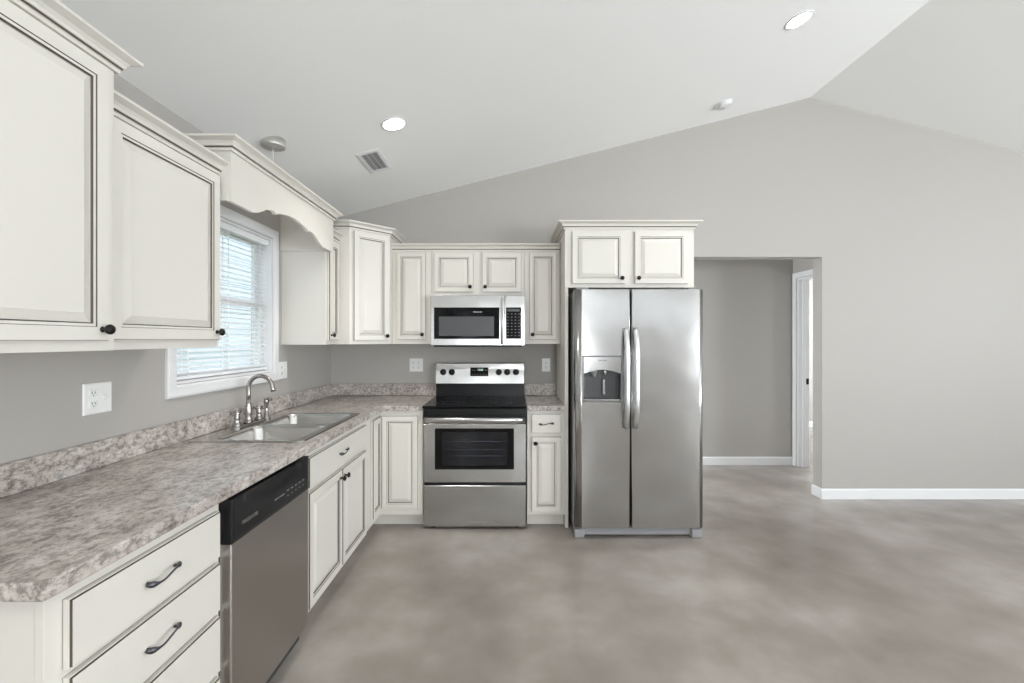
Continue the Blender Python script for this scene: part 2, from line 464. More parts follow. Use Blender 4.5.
b = B(); b.box(HX1+.086, HX1+.116, DY1-.0215, DY1-.018, .91, .975); b.build('strike_plate', M_BRONZE, d1, .002)
b = B(); b.box(HX1+.13, HX1+.88, DY0+.0, DY0+.035, .01, DZ-.02)
for (z0, z1) in ((.15, .85), (1.0, 1.95)):
    for xx in (0.22, 0.55): b.box(HX1+xx, HX1+xx+.24, DY0+.035, DY0+.039, z0, z1)
b.build('door_leaf', M_TRIM, d1, .004)

def window(name, fr, u0, u1, v0, v1, depth, casing=True, sash=True, parts=M_TRIM):
    """frame, sashes and panes in an opening; fr.n points into the room"""
    r = bpy.data.objects.new(name, None); C.objects.link(r)
    o = fr.p((u0+u1)/2, v0, 0); r.location = o; ORG[name] = o; r['kind'] = 'structure'
    if casing:
        b = B(); cw = .062
        lp = [fr.rect(u0, u1, v0, v1, i, n) for (i, n) in ((-.004, 0), (-.004, .012), (-.012, .016), (-cw+.01, .016), (-cw, .012), (-cw, 0))]
        b.loops(lp, closed=True); b.build('window_casing', M_TRIM, r)
    b = B(); b.loops([fr.rect(u0, u1, v0, v1, i, n) for (i, n) in ((0, 0), (.012, 0), (.012, -depth), (0, -depth))], closed=True)
    b.build('window_jamb', M_TRIM, r)
    m_ = (v0+v1)/2
    for (a, c_, nn) in ((m_-.02, v1-.012, -depth+.035), (v0+.012, m_+.02, -depth+.065)):
        b = B(); b.loops([fr.rect(u0+.012, u1-.012, a, c_, i, nn+q) for (i, q) in ((0, -.013), (0, .013), (.038, .013), (.043, .004), (.043, -.013))], closed=True)
        s_ = b.build('sash', M_TRIM, r)
        b = B(); fr.slab(b, u0+.05, u1-.05, a+.038, c_-.038, nn-.002, nn+.002); b.build('pane', M_PANE, s_)
    return r
win1 = window('window_1', F((XL, 0, 0), (0, 1, 0), (1, 0, 0)), WY0, WY1, WZ0, WZ1, .13)
k = 2  # windows from here on are unseen, added for the light they bring
for (x0, x1, z0, z1) in REARWIN:
    window('window_%d' % k, F((0, YR, 0), (1, 0, 0), (0, 1, 0)), x0, x1, z0, z1, .13); k += 1
for (y0, y1, z0, z1) in RIGHTWIN:
    window('window_%d' % k, F((XR, 0, 0), (0, 1, 0), (-1, 0, 0)), y0, y1, z0, z1, .13); k += 1
window('window_%d' % k, F((-1.3, 0, 0), (0, 1, 0), (1, 0, 0)), 4.15, 4.85, .5, 2.1, .09); k += 1
window('window_%d' % k, F((XR-.12, 0, 0), (0, 1, 0), (-1, 0, 0)), 5.1, 6.5, .85, 2.15, .11)

# blind
bl = thing('window_blind', 'white horizontal slat blind lowered in the window over the sink', 'blind', (XL-.05, 2.51, WZ0+.02))
b = B(); b.box(XL-.055, XL-.012, WY0+.016, WY1-.016, WZ1-.050, WZ1-.0125); b.build('headrail', M_BLIND, bl, .003)
b = B(); sp = .0262; z = WZ0+.05
zs = []
while z < WZ1-.06:
    zs.append(z); z += sp
for z in zs:
    cx = XL-.035; hw = .0125; t = math.radians(-22)
    pr = []
    for q in range(5):
        a = -1+q/2
        pr.append((cx+a*hw*math.cos(t), z+a*hw*math.sin(t)+.0022*(1-a*a)))
    prof = pr + [(p[0], p[1]-.0008) for p in reversed(pr)]
    b.loops([[(p[0], yy, p[1]) for p in prof] for yy in (WY0+.018, WY1-.018)])
b.build('slats', M_BLIND, bl)
b = B(); b.box(XL-.048, XL-.022, WY0+.018, WY1-.018, WZ0+.016, WZ0+.032); b.build('bottom_rail', M_BLIND, bl, .003)
for yy in (WY0+.11, (WY0+WY1)/2, WY1-.11):
    b = B()
    b.box(XL-.0195, XL-.0187, yy-.004, yy+.004, WZ0+.03, WZ1-.05)
    b.box(XL-.0515, XL-.0507, yy-.004, yy+.004, WZ0+.03, WZ1-.05)
    b.build('ladder_tape', M_BLIND, bl)
b = B(); b.cyl((XL-.014, WY0+.14, WZ1-.05), (XL-.012, WY0+.145, WZ1-.60), .003, n=8); b.build('tilt_wand', M_BLIND, bl)

# outside: lawn and the neighbour's siding
b = B(); b.box(-22, XL-.15, -14, 18, -.5, -.35); struct(b, 'ground_yard', M_GRASS)
nb = thing('neighbor_house', 'pale sided house outside beyond the window blind', 'house', (-8.5, 4.0, -.35))
b = B(); z = -.35
while z < 6.0:
    b.loops([[(x, yy, zz) for (x, zz) in ((-8.0, z), (-7.97, z), (-7.995, z+.16), (-8.0, z+.16))] for yy in (-3.5, 14)]); z += .16
b.box(-11, -8.0, -3.5, 14, -.35, 6.0)
b.build('wall', M_SIDING, nb)
b = B(); b.prism([(-11.3, 6.0), (-7.6, 6.0), (-7.6, 6.12), (-9.5, 7.0), (-11.3, 6.12)], 'y', -3.8, 14.3); b.build('roof', M_ROOFS, nb)
for yy in (4.6, 8.6):
    b = B(); b.box(-7.97, -7.92, yy, yy+1.0, .9, 2.2); wf = b.build('window', M_TRIM, nb)
    b = B(); b.box(-7.925, -7.91, yy+.08, yy+.92, .98, 2.12); b.build('pane', M_MGREY, wf)

# ------------------------------------------------------------------ wall cabinets
ZB = 1.368
LFR = lambda x: F((x, 0, 0), (0, 1, 0), (1, 0, 0))        # fronts on the left run, u = y
BFR = lambda y: F((0, y, 0), (1, 0, 0), (0, -1, 0))       # fronts on the back run, u = x
def upper_left(label, y0, y1, xf, ztop, doors, crownpath, zcr, grp=None, kn=True):
    r = thing('wall_cabinet', label, 'cabinet', (XL, (y0+y1)/2, ZB), 'cream upper cabinets')
    b = B(); b.box(XL+.001, xf-.0195, y0+.001, y1-.001, ZB+.012, ztop); b.box(XL+.001, xf-.0195, y0+.001, y0+.013, ZB, ZB+.012); b.box(XL+.001, xf-.0195, y1-.013, y1-.001, ZB, ZB+.012)
    b.build('cabinet_box', M_CAB, r)
    b = B(); b.box(xf-.019, xf, y0+.0005, y1-.0005, ZB, ztop); b.build('face_frame', M_CAB, r, .001)
    for (a, c_, z0, z1, ks) in doors:
        door(LFR(xf), a, c_, z0, z1, 0, r, kn=(c_-.026 if ks > 0 else a+.026, z0+.035), st=.055)
    crown(crownpath, zcr, r)
    return r
XD = XL+.305   # -1.275
XT = -1.22
ZT, ZLW = 2.225, 2.120     # feet of the tall and the low crown
upper_left('nearest tall cream upper cabinet on the sink wall, cut off by the frame', .83, 1.362, XT, 2.262, [(.866, 1.328, 1.396, 2.214, 1)],
           [(XT, .83), (XT, 1.362), (XL+.002, 1.362)], ZT)
upper_left('lower cream upper cabinet between the nearest tall cabinet and the window', 1.364, 1.931, XD, 2.155, [(1.385, 1.919, 1.399, 2.112, 1)],
           [(XD, 1.364), (XD, 1.931)], ZLW)
upper_left('narrow cream upper cabinet between the sink window and the corner cabinet', 3.056, 3.274, XD, 2.155, [(3.080, 3.256, 1.399, 2.105, -1)],
           [(XD, 3.056), (XD, 3.274)], ZLW)

# valance over the window
VY0, VY1, XV = 1.932, 3.054, -1.22
va = thing('window_valance', 'cream arched wood valance with crown above the sink window', 'valance', (XV, 2.49, 2.0))
b = B()
half = (VY1-VY0)/2; mid = (VY0+VY1)/2
def vz(d):    # d: distance from the nearer end
    pts = [(0, 2.008), (.17, 2.006), (.21, 2.016), (.25, 2.036), (.29, 2.055), (.33, 2.064), (.365, 2.064), (.370, 2.056), (.385, 2.056), (.39, 2.064), (.42, 2.071), (.50, 2.084), (.561, 2.088)]
    for (a, za), (c_, zb) in zip(pts, pts[1:]):
        if d <= c_ + 1e-6: return za+(zb-za)*(d-a)/(c_-a)
    return pts[-1][1]
ys = sorted(set([VY0+half*i/60 for i in range(61)] + [VY0+.17, VY0+.365, VY0+.37, VY0+.385, VY0+.39]))
ys = ys + [2*mid-y for y in reversed(ys[:-1])]
lo = [(y, vz(min(y-VY0, VY1-y))) for y in ys]
for (p, q) in zip(lo, lo[1:]):
    pass
# board as strips (top row at z 2.262)
rows = []
for xx in (XV-.019, XV):
    rows.append([b.bm.verts.new((xx, y, z)) for (y, z) in lo]); rows.append([b.bm.verts.new((xx, y, 2.262)) for (y, z) in lo])
n_ = len(lo)
for i in range(n_-1):
    b.face([rows[0][i], rows[0][i+1], rows[1][i+1], rows[1][i]]); b.face([rows[2][i+1], rows[2][i], rows[3][i], rows[3][i+1]])
    b.face([rows[0][i+1], rows[0][i], rows[2][i], rows[2][i+1]]); b.face([rows[1][i], rows[1][i+1], rows[3][i+1], rows[3][i]])
b.face([rows[0][0], rows[1][0], rows[3][0], rows[2][0]]); b.face([rows[0][-1], rows[2][-1], rows[3][-1], rows[1][-1]])
b.build('arched_board', M_CAB, va)
for (a, c_) in ((VY0, VY0+.016), (VY1-.016, VY1)):
    b = B(); b.box(XL+.001, XV-.0195, a, c_, 2.012, 2.262); b.build('side_board', M_CAB, va)
crown([(XL+.002, VY0), (XV, VY0), (XV, VY1), (XL+.002, VY1)], ZT, va)

# diagonal corner cabinet
cc = thing('corner_wall_cabinet', 'tall diagonal cream corner upper cabinet with one door', 'cabinet', (XL+.2, YB-.2, ZB))
A1, A2 = (-1.190, 3.276), (-.955, 3.511)
poly = [(XL+.001, YB-.001), (XL+.001, A1[1]), A1, A2, (A2[0], YB-.001)]
b = B(); b.prism(poly, 'z', ZB, 2.262); b.build('cabinet_box', M_CAB, cc)
nd = Vector((1, -1, 0)).normalized(); ud = Vector((1, 1, 0)).normalized()
FD = F((A1[0], A1[1], 0), ud, nd); wd = (Vector(A2)-Vector(A1)).length
door(FD, .026, wd-.016, 1.396, 2.214, 0, cc, st=.052, kn=(wd-.016-.026, 1.432))
crown([(XL+.002, A1[1]), A1, A2, (A2[0], YB-.002)], ZT, cc)

def px_x(px, Y): return (px-510)*Y/442
def py_z(py, Y): return 1.4+(340-py)*Y/442
def upper_back(label, x0, x1, z0, ztop, doors, path, zcr, yf, side_kn, grp=None, name='wall_cabinet', st=.052):
    r = thing(name, label, 'cabinet', ((x0+x1)/2, YB, z0), 'cream upper cabinets')
    b = B(); b.box(x0+.001, x1-.001, yf+.0195, YB-.001, z0+.012, ztop); b.box(x0+.001, x0+.013, yf+.0195, YB-.001, z0, z0+.012); b.box(x1-.013, x1-.001, yf+.0195, YB-.001, z0, z0+.012)
    b.build('cabinet_box', M_CAB, r)
    b = B(); b.box(x0+.0005, x1-.0005, yf, yf+.019, z0, ztop); b.build('face_frame', M_CAB, r, .001)
    for (a, c_, v0, v1, ks) in doors:
        door(BFR(yf), a, c_, v0, v1, 0, r, st=st, kn=(c_-.027 if ks > 0 else a+.027, v0+.042))
    crown(path, zcr, r)
    return r
YF = 3.595; YD = 3.576
zt_, zb_ = py_z(252.6, YD), py_z(339.7, YD)
upper_back('narrow cream upper cabinet just left of the microwave', -.954, -.643, ZB, 2.155, [(px_x(396.7, YD), px_x(425.9, YD), zb_, zt_, 1)], [(-.954, YF), (-.643, YF)], ZLW, YF, 1, st=.043)
upper_back('short two-door cream cabinet directly above the microwave', -.642, .118, 1.762, 2.155,
           [(px_x(434, YD), px_x(473.6, YD), py_z(292.2, YD), zt_, 1), (px_x(482, YD), px_x(521.6, YD), py_z(292.2, YD), zt_, -1)], [(-.642, YF), (.118, YF)], ZLW, YF, 1, st=.050)
upper_back('narrow cream upper cabinet between the microwave and the refrigerator', .119, .408, ZB, 2.155, [(px_x(529.2, YD), px_x(556.7, YD), zb_, zt_, -1)], [(.119, YF), (.408, YF)], ZLW, YF, 1, st=.043)
YG = 3.29; YGD = 3.271
fc = upper_back('deep two-door cream cabinet over the refrigerator with its tall side panel', .409, 1.369, 1.790, 2.262,
           [(px_x(571.9, YGD), px_x(625.4, YGD), py_z(283.9, YGD), py_z(231.2, YGD), 1), (px_x(634.6, YGD), px_x(688.4, YGD), py_z(283.9, YGD), py_z(231.2, YGD), -1)],
           [(.409, YB-.002), (.409, YG), (1.369, YG), (1.369, YB-.002)], ZT, YG, 1, name='refrigerator_cabinet', st=.052)
b = B(); b.box(.4095, .434, YG+.004, YB-.001, 0, 1.7895); b.build('side_panel', M_CAB, fc, .001)

# ------------------------------------------------------------------ base cabinets
XF = XL+.61      # -.97
def base_left(label, y0, y1, name='base_cabinet'):
    r = thing(name, label, 'cabinet', ((XL+XF)/2, (y0+y1)/2, 0))
    b = B(); b.box(XL+.001, XF-.0195, y0+.001, y1-.001, .088, .875); b.build('cabinet_box', M_CAB, r)
    b = B(); b.box(XF-.019, XF, y0+.0005, y1-.0005, .088, .875); b.build('face_frame', M_CAB, r, .001)
    b = B(); b.box(XL+.02, XF-.075, y0+.001, y1-.001, 0, .0875); b.build('toe_kick', M_CAB, r)
    return r
fl = LFR(XF)
r = base_left('cream base cabinet with a stack of four pull drawers at the near counter end', .918, 1.472, 'drawer_cabinet')
for (z0, z1) in ((.686, .838), (.511, .668), (.313, .493), (.125, .295)): drawer(fl, .9565, 1.453, z0, z1, 0, r)
r = base_left('cream base cabinet with two doors and false drawer under the double sink', 2.048, 2.985, 'sink_cabinet')
# open the box under the sink: carcass replaced by panels so that the bowls hang free
old = [c for c in r.children if c.name.startswith('cabinet_box')][0]; bpy.data.objects.remove(old)
b = B(); b.box(XL+.001, XF-.0195, 2.049, 2.066, .088, .875); b.box(XL+.001, XF-.0195, 2.967, 2.984, .088, .875); b.box(XL+.001, XF-.0195, 2.066, 2.967, .088, .106); b.box(XL+.001, XL+.012, 2.066, 2.967, .106, .875)
b.build('cabinet_box', M_CAB, r)
drawer(fl, 2.097, 2.930, .694, .839, 0, r)
door(fl, 2.097, 2.511, .115, .669, 0, r, kn=(2.511-.028, .669-.045))
door(fl, 2.515, 2.930, .115, .669, 0, r, kn=(2.515+.028, .669-.045))

# L shaped corner base
r = thing('corner_base_cabinet', 'cream L-shaped corner base cabinet with folding panel door left of the range', 'cabinet', (-1.2, 3.5, 0))
YBF = YB-.61   # 3.29
b = B()
b.prism([(XL+.001, 2.987), (XF-.0195, 2.987), (XF-.0195, YBF+.0195), (-.650, YBF+.0195), (-.650, YB-.001), (XL+.001, YB-.001)], 'z', .10, .875)
b.build('cabinet_box', M_CAB, r)
b = B(); b.prism([(XF-.019, 2.9865), (XF, 2.9865), (XF, YBF), (-.6495, YBF), (-.6495, YBF+.019), (XF-.019, YBF+.019)], 'z', .10, .875); b.build('face_frame', M_CAB, r)
b = B(); b.prism([(XF-.094, 2.987), (XF-.075, 2.987), (XF-.075, YBF+.075), (-.650, YBF+.075), (-.650, YBF+.094), (XF-.094, YBF+.094)], 'z', 0, .0995); b.build('toe_kick', M_CAB, r)
door(fl, 3.075, 3.2695, .148, .838, 0, r, name='door_leaf', st=.050)
fb = BFR(YBF)
door(fb, XF+.0205, px_x(417.9, 3.27), .148, .838, 0, r, name='door_leaf', st=.050)

r = thing('base_cabinet', 'narrow cream base cabinet between the range and the refrigerator', 'cabinet', (.27, 3.6, 0))
bx0, bx1 = .1285, .4085
b = B(); b.box(bx0+.001, bx1-.001, YBF+.0195, YB-.001, .10, .875); b.build('cabinet_box', M_CAB, r)
b = B(); b.box(bx0, bx1-.0005, YBF, YBF+.019, .10, .875); b.build('face_frame', M_CAB, r, .001)
b = B(); b.box(bx0+.001, bx1-.001, YBF+.075, YBF+.09, 0, .0995); b.build('toe_kick', M_CAB, r)
drawer(fb, px_x(531.6, 3.27), px_x(561.4, 3.27), py_z(433.3, 3.27), py_z(414, 3.27), 0, r, half=.055)
dx0, dx1, dz1 = px_x(531.4, 3.27), px_x(561.4, 3.27), py_z(436.9, 3.27)
door(fb, dx0, dx1, py_z(512, 3.27), dz1, 0, r, kn=(dx0+.030, dz1-.045), st=.050)

# ------------------------------------------------------------------ counters
CXF = -.931; CYF = 3.262; CY0 = .882; ZC0, ZC1 = .8755, .914
SX0, SX1, SY0, SY1 = -1.535, -.985, 2.095, 2.915     # sink rim
ct = thing('countertop', 'long L-shaped mottled grey-brown countertop holding the sink', 'countertop', (-1.26, 2.2, ZC0))
b = B()
outer = [(XL+.001, CY0), (CXF, CY0), (CXF, CYF), (-.6455, CYF), (-.6455, YB-.001), (XL+.001, YB-.001)]
hole = [(SX0+.014, SY0+.014), (SX0+.014, SY1-.014), (SX1-.014, SY1-.014), (SX1-.014, SY0+.014)]
b.plate([outer, hole], ZC0, ZC1)
o = b.build('counter_slab', M_TOP, ct, .004, 2, dissolve=True)
b = B(); b.box(XL+.001, XL+.020, CY0, YB-.0205, ZC1+.0002, 1.016); b.box(XL+.001, -.6455, YB-.020, YB-.001, ZC1+.0002, 1.016)
b.build('backsplash', M_TOP, ct, .004)
ct2 = thing('countertop', 'short mottled countertop section between the range and the refrigerator', 'countertop', (.268, 3.58, ZC0))
b = B(); b.box(.1265, .4085, CYF, YB-.001, ZC0, ZC1); b.build('counter_slab', M_TOP, ct2, .004, 2)
b = B(); b.box(.1265, .4085, YB-.020, YB-.001, ZC1+.0002, 1.016); b.build('backsplash', M_TOP, ct2, .004)

# ------------------------------------------------------------------ sink
def rr(x0, x1, y0, y1, r, n=6):
    out = []
    for (cx, cy, a0) in ((x1-r, y1-r, 0), (x0+r, y1-r, 90), (x0+r, y0+r, 180), (x1-r, y0+r, 270)):
        for i in range(n+1):
            a = math.radians(a0+90*i/n); out.append((cx+r*math.cos(a), cy+r*math.sin(a)))
    return out
sk = thing('sink', 'stainless double-bowl sink set into the long countertop', 'sink', (-1.26, 2.505, ZC1))
BW = [(-1.435, -1.015, 2.125, 2.492), (-1.435, -1.015, 2.518, 2.885)]
b = B()
z = ZC1+.0065
o_ = rr(SX0, SX1, SY0, SY1, .03)
hs = [list(reversed(rr(x0, x1, y0, y1, .06))) for (x0, x1, y0, y1) in BW]
tris = tessellate_polygon([[Vector((p[0], p[1], 0)) for p in lp] for lp in [o_]+hs])
flat = [p for lp in [o_]+hs for p in lp]
vs = [b.bm.verts.new((p[0], p[1], z)) for p in flat]
for t in tris: b.face([vs[i] for i in t])
n_ = len(o_)
vd = [b.bm.verts.new((p[0]+(.004 if p[0] > -1.26 else -.004), p[1]+(.004 if p[1] > 2.505 else -.004), ZC1+.0008)) for p in o_]
for j in range(n_): b.face([vs[j], vs[(j+1) % n_], vd[(j+1) % n_], vd[j]])
b.build('rim', M_SINK, sk, .0)
for (x0, x1, y0, y1) in BW:
    b = B(); lps = []
    for (ins, dz, r_) in ((0, 0, .06), (.004, -.003, .058), (.010, -.02, .055), (.018, -.15, .055), (.03, -.172, .05), (.06, -.180, .04)):
        lps.append([(p[0], p[1], z+dz) for p in rr(x0+ins, x1-ins, y0+ins, y1-ins, r_)])
    b.loops(lps, smooth=True, caps=(False, True))
    bo = b.build('bowl', M_SINK, sk)
    so = bo.modifiers.new('wall', 'SOLIDIFY'); so.thickness = .0012; so.offset = 0
    b = B(); b.lathe(((x0+x1)/2, (y0+y1)/2, z-.1795), [(.055, 0), (.055, .002), (.045, .003), (.040, .0005), (.012, .0005), (.010, .006), (.0, .006)], 24); b.build('strainer', M_CHROME, bo)

# faucet
fz = z+.0004
FXX = -1.485
fa = thing('faucet', 'brushed nickel gooseneck faucet with two cross handles behind the sink', 'faucet', (FXX, 2.52, fz))
b = B(); pl = rr(FXX-.026, FXX+.026, 2.375, 2.645, .0255, 6)
b.loops([[(p[0], p[1], zz) for p in pl] for zz in (fz, fz+.006)] + [[(FXX+(p[0]-FXX)*.85, 2.51+(p[1]-2.51)*.97, fz+.010) for p in pl]]); b.build('deck_plate', M_NICKEL, fa)
b = B()
b.lathe((FXX, 2.51, fz+.010), [(.024, 0), (.025, .006), (.020, .014), (.0165, .03), (.0195, .05), (.0185, .075), (.0135, .105), (.0115, .13)], 22)
R_ = .068; zc0 = fz+.207
pts = [(FXX, 2.51, fz+.13), (FXX, 2.51, fz+.17)]
for i in range(17):
    a = PI - i*(PI*0.93)/16
    pts.append((FXX+R_+R_*math.cos(a), 2.51, zc0+R_*math.sin(a)))
pts += [(pts[-1][0]+.004, 2.51, pts[-1][2]-.02), (pts[-1][0]+.008, 2.51, pts[-1][2]-.036)]
b.tube(pts, [.0115]*(len(pts)-3)+[.0115, .0125, .0135], 16)
b.build('spout', M_NICKEL, fa)
for yy in (2.405, 2.615):
    b = B()
    b.lathe((FXX, yy, fz+.010), [(.023, 0), (.024, .006), (.017, .016), (.013, .034), (.017, .045), (.0135, .056), (.011, .066), (.013, .072), (.009, .082), (0, .084)], 20)
    for (dx, dy) in ((1, 0), (-1, 0), (0, 1), (0, -1)):
        q = .034
        b.tube([(FXX, yy, fz+.078), (FXX+dx*q*.55, yy+dy*q*.55, fz+.078), (FXX+dx*q, yy+dy*q, fz+.079)], [.0045, .005, .0075], 10)
    b.build('handle', M_NICKEL, fa)
b = B()
b.lathe((FXX, 2.695, fz), [(.024, 0), (.024, .005), (.016, .014), (.0145, .03), (.010, .036), (.0105, .075), (.015, .10), (.0165, .118), (.012, .125), (0, .126)], 20)
b.tube([(FXX, 2.695, fz+.112), (FXX+.02, 2.69, fz+.122), (FXX+.036, 2.686, fz+.118)], [.011, .012, .010], 12)
sp_ = thing('side_sprayer', 'brushed nickel side sprayer standing beside the faucet', 'sprayer', (FXX, 2.695, fz))
b.build('spray_wand', M_NICKEL, sp_)

# ------------------------------------------------------------------ outlets
def outlet(label, fr, u, v, kinds, n0=.0005):
    r = thing('outlet_plate', label, 'outlet', fr.p(u, v, 0), 'white wall plates above the counters')
    w_ = .072 if len(kinds) == 1 else .118
    b = B(); b.loops([fr.rect(u-w_/2, u+w_/2, v-.0585, v+.0585, i, n0+n) for (i, n) in ((0, 0), (0, .003), (.004, .006))]); b.build('cover', M_PLATE, r)
    for k_, kd in enumerate(kinds):
        cu = u + (0 if len(kinds) == 1 else (-.023 if k_ == 0 else .023))
        if kd == 'o':
            b = B()
            for dv in (-.02, .02):
                b.loops([fr.rect(cu-.016, cu+.016, v+dv-.0135, v+dv+.0135, i, n0+n) for (i, n) in ((0, .0062), (0, .0085), (.002, .0092))])
                for (du, hh) in ((-.006, .005), (.006, .004)):
                    fr.slab(b, cu+du-.0012, cu+du+.0012, v+dv-hh+.003, v+dv+hh+.003, n0+.0093, n0+.0096, 1)
                fr.slab(b, cu-.002, cu+.002, v+dv-.010, v+dv-.006, n0+.0093, n0+.0096, 1)
            b.build('receptacle', [M_PLATE, M_SLOT], r)
        else:
            b = B(); fr.slab(b, cu-.0055, cu+.0055, v-.012, v+.012, n0+.0061, n0+.0075)
            b.loops([[fr.p(cu+s_*.004, v+q, n0+n) for (s_, q) in ((-1, -.004), (1, -.004), (1, .004+h), (-1, .004+h))] for (n, h) in ((.0075, 0), (.018, .006))])
            b.build('switch', [M_PLATE], r)
outlet('large double wall plate with outlet and switch on the sink wall near the camera', LFR(XL), 1.690, 1.178, 'os')
outlet('wall plate tucked beside the right edge of the sink window', LFR(XL), 3.066, 1.190, 'os')
outlet('double wall plate on the back wall left of the range', BFR(YB), -.827, 1.180, 'oo')
outlet('single wall outlet between the range and the refrigerator panel', BFR(YB), .318, 1.180, 'o')

# ------------------------------------------------------------------ microwave
YM = 3.500; MX0, MX1 = px_x(430.4, YM), px_x(524.8, YM)
mx = lambda p: px_x(p, YM)
mz = lambda p: py_z(p, YM)
MZ0, MZ1 = 1.357, 1.7535
mw = thing('microwave', 'stainless over-the-range microwave mounted above the stove', 'microwave', ((MX0+MX1)/2, 3.7, MZ0))
b = B(); b.box(MX0, MX1, YM+.03, YB-.002, MZ0, MZ1+.006); b.build('housing', M_STEEL, mw, .003)
b = B(); b.box(MX0+.02, MX1-.02, YM+.05, YB-.03, MZ0-.012, MZ0-.0005); b.build('underside_vent', M_BLACK, mw, .002)
fm = BFR(YM+.03); sx = mx(504.9)
b = B()
x0, x1, z0, z1 = mx(434), mx(499.4), mz(338.9), mz(307.4)
b.loops([[fm.p(a, c_, n) for (a, c_) in pts] for (pts, n) in [([(MX0+i, MZ0+i), (sx-.001-i, MZ0+i), (sx-.001-i, MZ1-i), (MX0+i, MZ1-i)], n) for (i, n) in ((0, .0005), (0, .027), (.003, .030))] + [([(x0, z0), (x1, z0), (x1, z1), (x0, z1)], n) for n in (.030, .020, .0005)]], closed=True)
md = b.build('microwave_door', M_STEEL, mw)
b = B(); fm.slab(b, x0+.0003, x1-.0003, z0+.0003, z1-.0003, .012, .0285)
b.build('door_glass', M_BGLASS, md, .001)
b = B(); fm.slab(b, mx(438.9), mx(494), mz(336), mz(316.5), .0287, .0293); b.build('window', M_MWGLASS, md)
text('logo', 'FRIGIDAIRE', .0125, fm.p(mx(477.5), mz(312.0), .0288), (1, 0, 0), (0, 0, 1), M_CHROME, md, spacing=1.1, bold=.0003)
b = B(); hx = mx(502)
b.tube([(hx, YM-.002, mz(299.5)), (hx, YM-.030, mz(303)), (hx, YM-.036, mz(321)), (hx, YM-.030, mz(339.5)), (hx, YM-.002, mz(343))], [(.009, .0175)]*5, 14)
b.build('handle', M_BARS, md)
b = B(); b.loops([fm.rect(sx+.001, MX1, MZ0, MZ1, i, n) for (i, n) in ((0, .0005), (0, .027), (.003, .030))]); cp = b.build('control_panel', M_STEEL, mw)
c0, c1 = mx(506), mx(521.1)
b = B(); fm.slab(b, c0, c1, z0, z1, .0303, .0315); b.build('keypad', M_BGLASS, cp)
b = B(); fm.slab(b, c0+.012, c1-.012, z1-.032, z1-.012, .0316, .0319); b.build('display', M_DGREY, cp)
for i in range(8):
    for j in range(4):
        u = c0+.016+j*(c1-c0-.032)/3; vv = z1-.052-i*.0245
        b = B(); fm.slab(b, u-.0055, u+.0055, vv-.0016, vv+.0016, .0316, .0319); b.build('touch_key', M_MARK, cp)

# ------------------------------------------------------------------ range
RX0, RX1 = -.6425, .1225; YO = 3.262
ro = thing('range', 'freestanding stainless electric range with black glass top and five knobs', 'stove', (-.26, 3.55, 0))
b = B(); b.box(RX0+.001, RX1-.001, YO+.035, 3.87, .02, .896); b.build('body', M_BLACK, ro, .002)
b = B(); b.loops([[(p[0], p[1], zz) for p in rr(RX0+i, RX1-i, 3.225+i, 3.815, .012, 4)] for (zz, i) in ((.8965, .006), (.903, 0), (.914, 0), (.918, .004))]); ck = b.build('cooktop', M_BGLASS, ro)
b = B()
for (cx, cy, rad) in ((-.455, 3.40, .105), (-.455, 3.68, .08), (-.065, 3.40, .08), (-.065, 3.68, .105), (-.26, 3.70, .05)):
    for q in (rad, rad*.62):
        b.loops([[(cx+(q+o)*math.cos(2*PI*j/48), cy+(q+o)*math.sin(2*PI*j/48), .918+h) for j in range(48)] for (o, h) in ((0, .0001), (0, .0003), (.0015, .0003), (.0015, .0001))], closed=True)
b.build('burner_rings', M_DGREY, ck)
# apron behind handle
b = B(); b.box(RX0+.004, RX1-.004, YO+.004, YO+.034, .852, .8955); b.build('front_apron', M_BLACK, ro, .002)
# backguard
b = B(); prof = [(3.895, .90), (3.816, .90), (3.816, 1.022), (3.835, 1.195), (3.842, 1.200), (3.895, 1.200)]
b.prism([(p[0], p[1]) for p in prof], 'x', RX0+.004, RX1-.004); bg = b.build('backguard', M_BLACK, ro, .002)
yb = lambda z: 3.816+(z-1.022)*.11
q0, q1 = 1.023, 1.198
b = B(); b.loops([[(x, yb(zz)-o, zz) for (x, zz) in ((RX0, q0), (RX1, q0), (RX1, q1), (RX0, q1))] for o in (.001, .010)]); sp2 = b.build('control_fascia', M_STEEL, bg, .003)
FB = F((0, yb(1.022)-.0105, 1.022), (1, 0, 0), (0, -1, .11))
for p_ in (443.3, 451.9, 498.8, 507.2, 515.9):
    zz = 1.4-(372.1-340)*3.82/442; X_ = px_x(p_, 3.82); c0_ = (X_, yb(zz)-.0105, zz)
    b = B(); ax = Vector((0, -1, .11)).normalized()
    b.lathe(c0_, [(.027, 0), (.027, .004), (.0235, .006), (.0225, .022), (.019, .026), (0, .026)], 28, ax)
    c1_ = Vector(c0_)+ax*.026
    b.box(X_-.0035, X_+.0035, c1_.y-.010, c1_.y+.004, zz-.020+.003, zz+.022+.003)
    kb = b.build('knob', M_BLACK, sp2)
dx0_, dx1_, dz0_, dz1_ = px_x(470.3, 3.82), px_x(488.4, 3.82), 1.4-36.0*3.82/442, 1.4-27.5*3.82/442
b = B(); b.loops([[(x, yb(zz)-.0105-o, zz) for (x, zz) in ((dx0_, dz0_), (dx1_, dz0_), (dx1_, dz1_), (dx0_, dz1_))] for o in (0, .0015)]); dp = b.build('display', M_BGLASS, sp2)
cxd = (dx0_+dx1_)/2
text('clock_digits', '12:00', .022, (cxd+.008, yb(1.135)-.0125, 1.142), (1, 0, 0), (0, .11, 1), M_LED, dp)
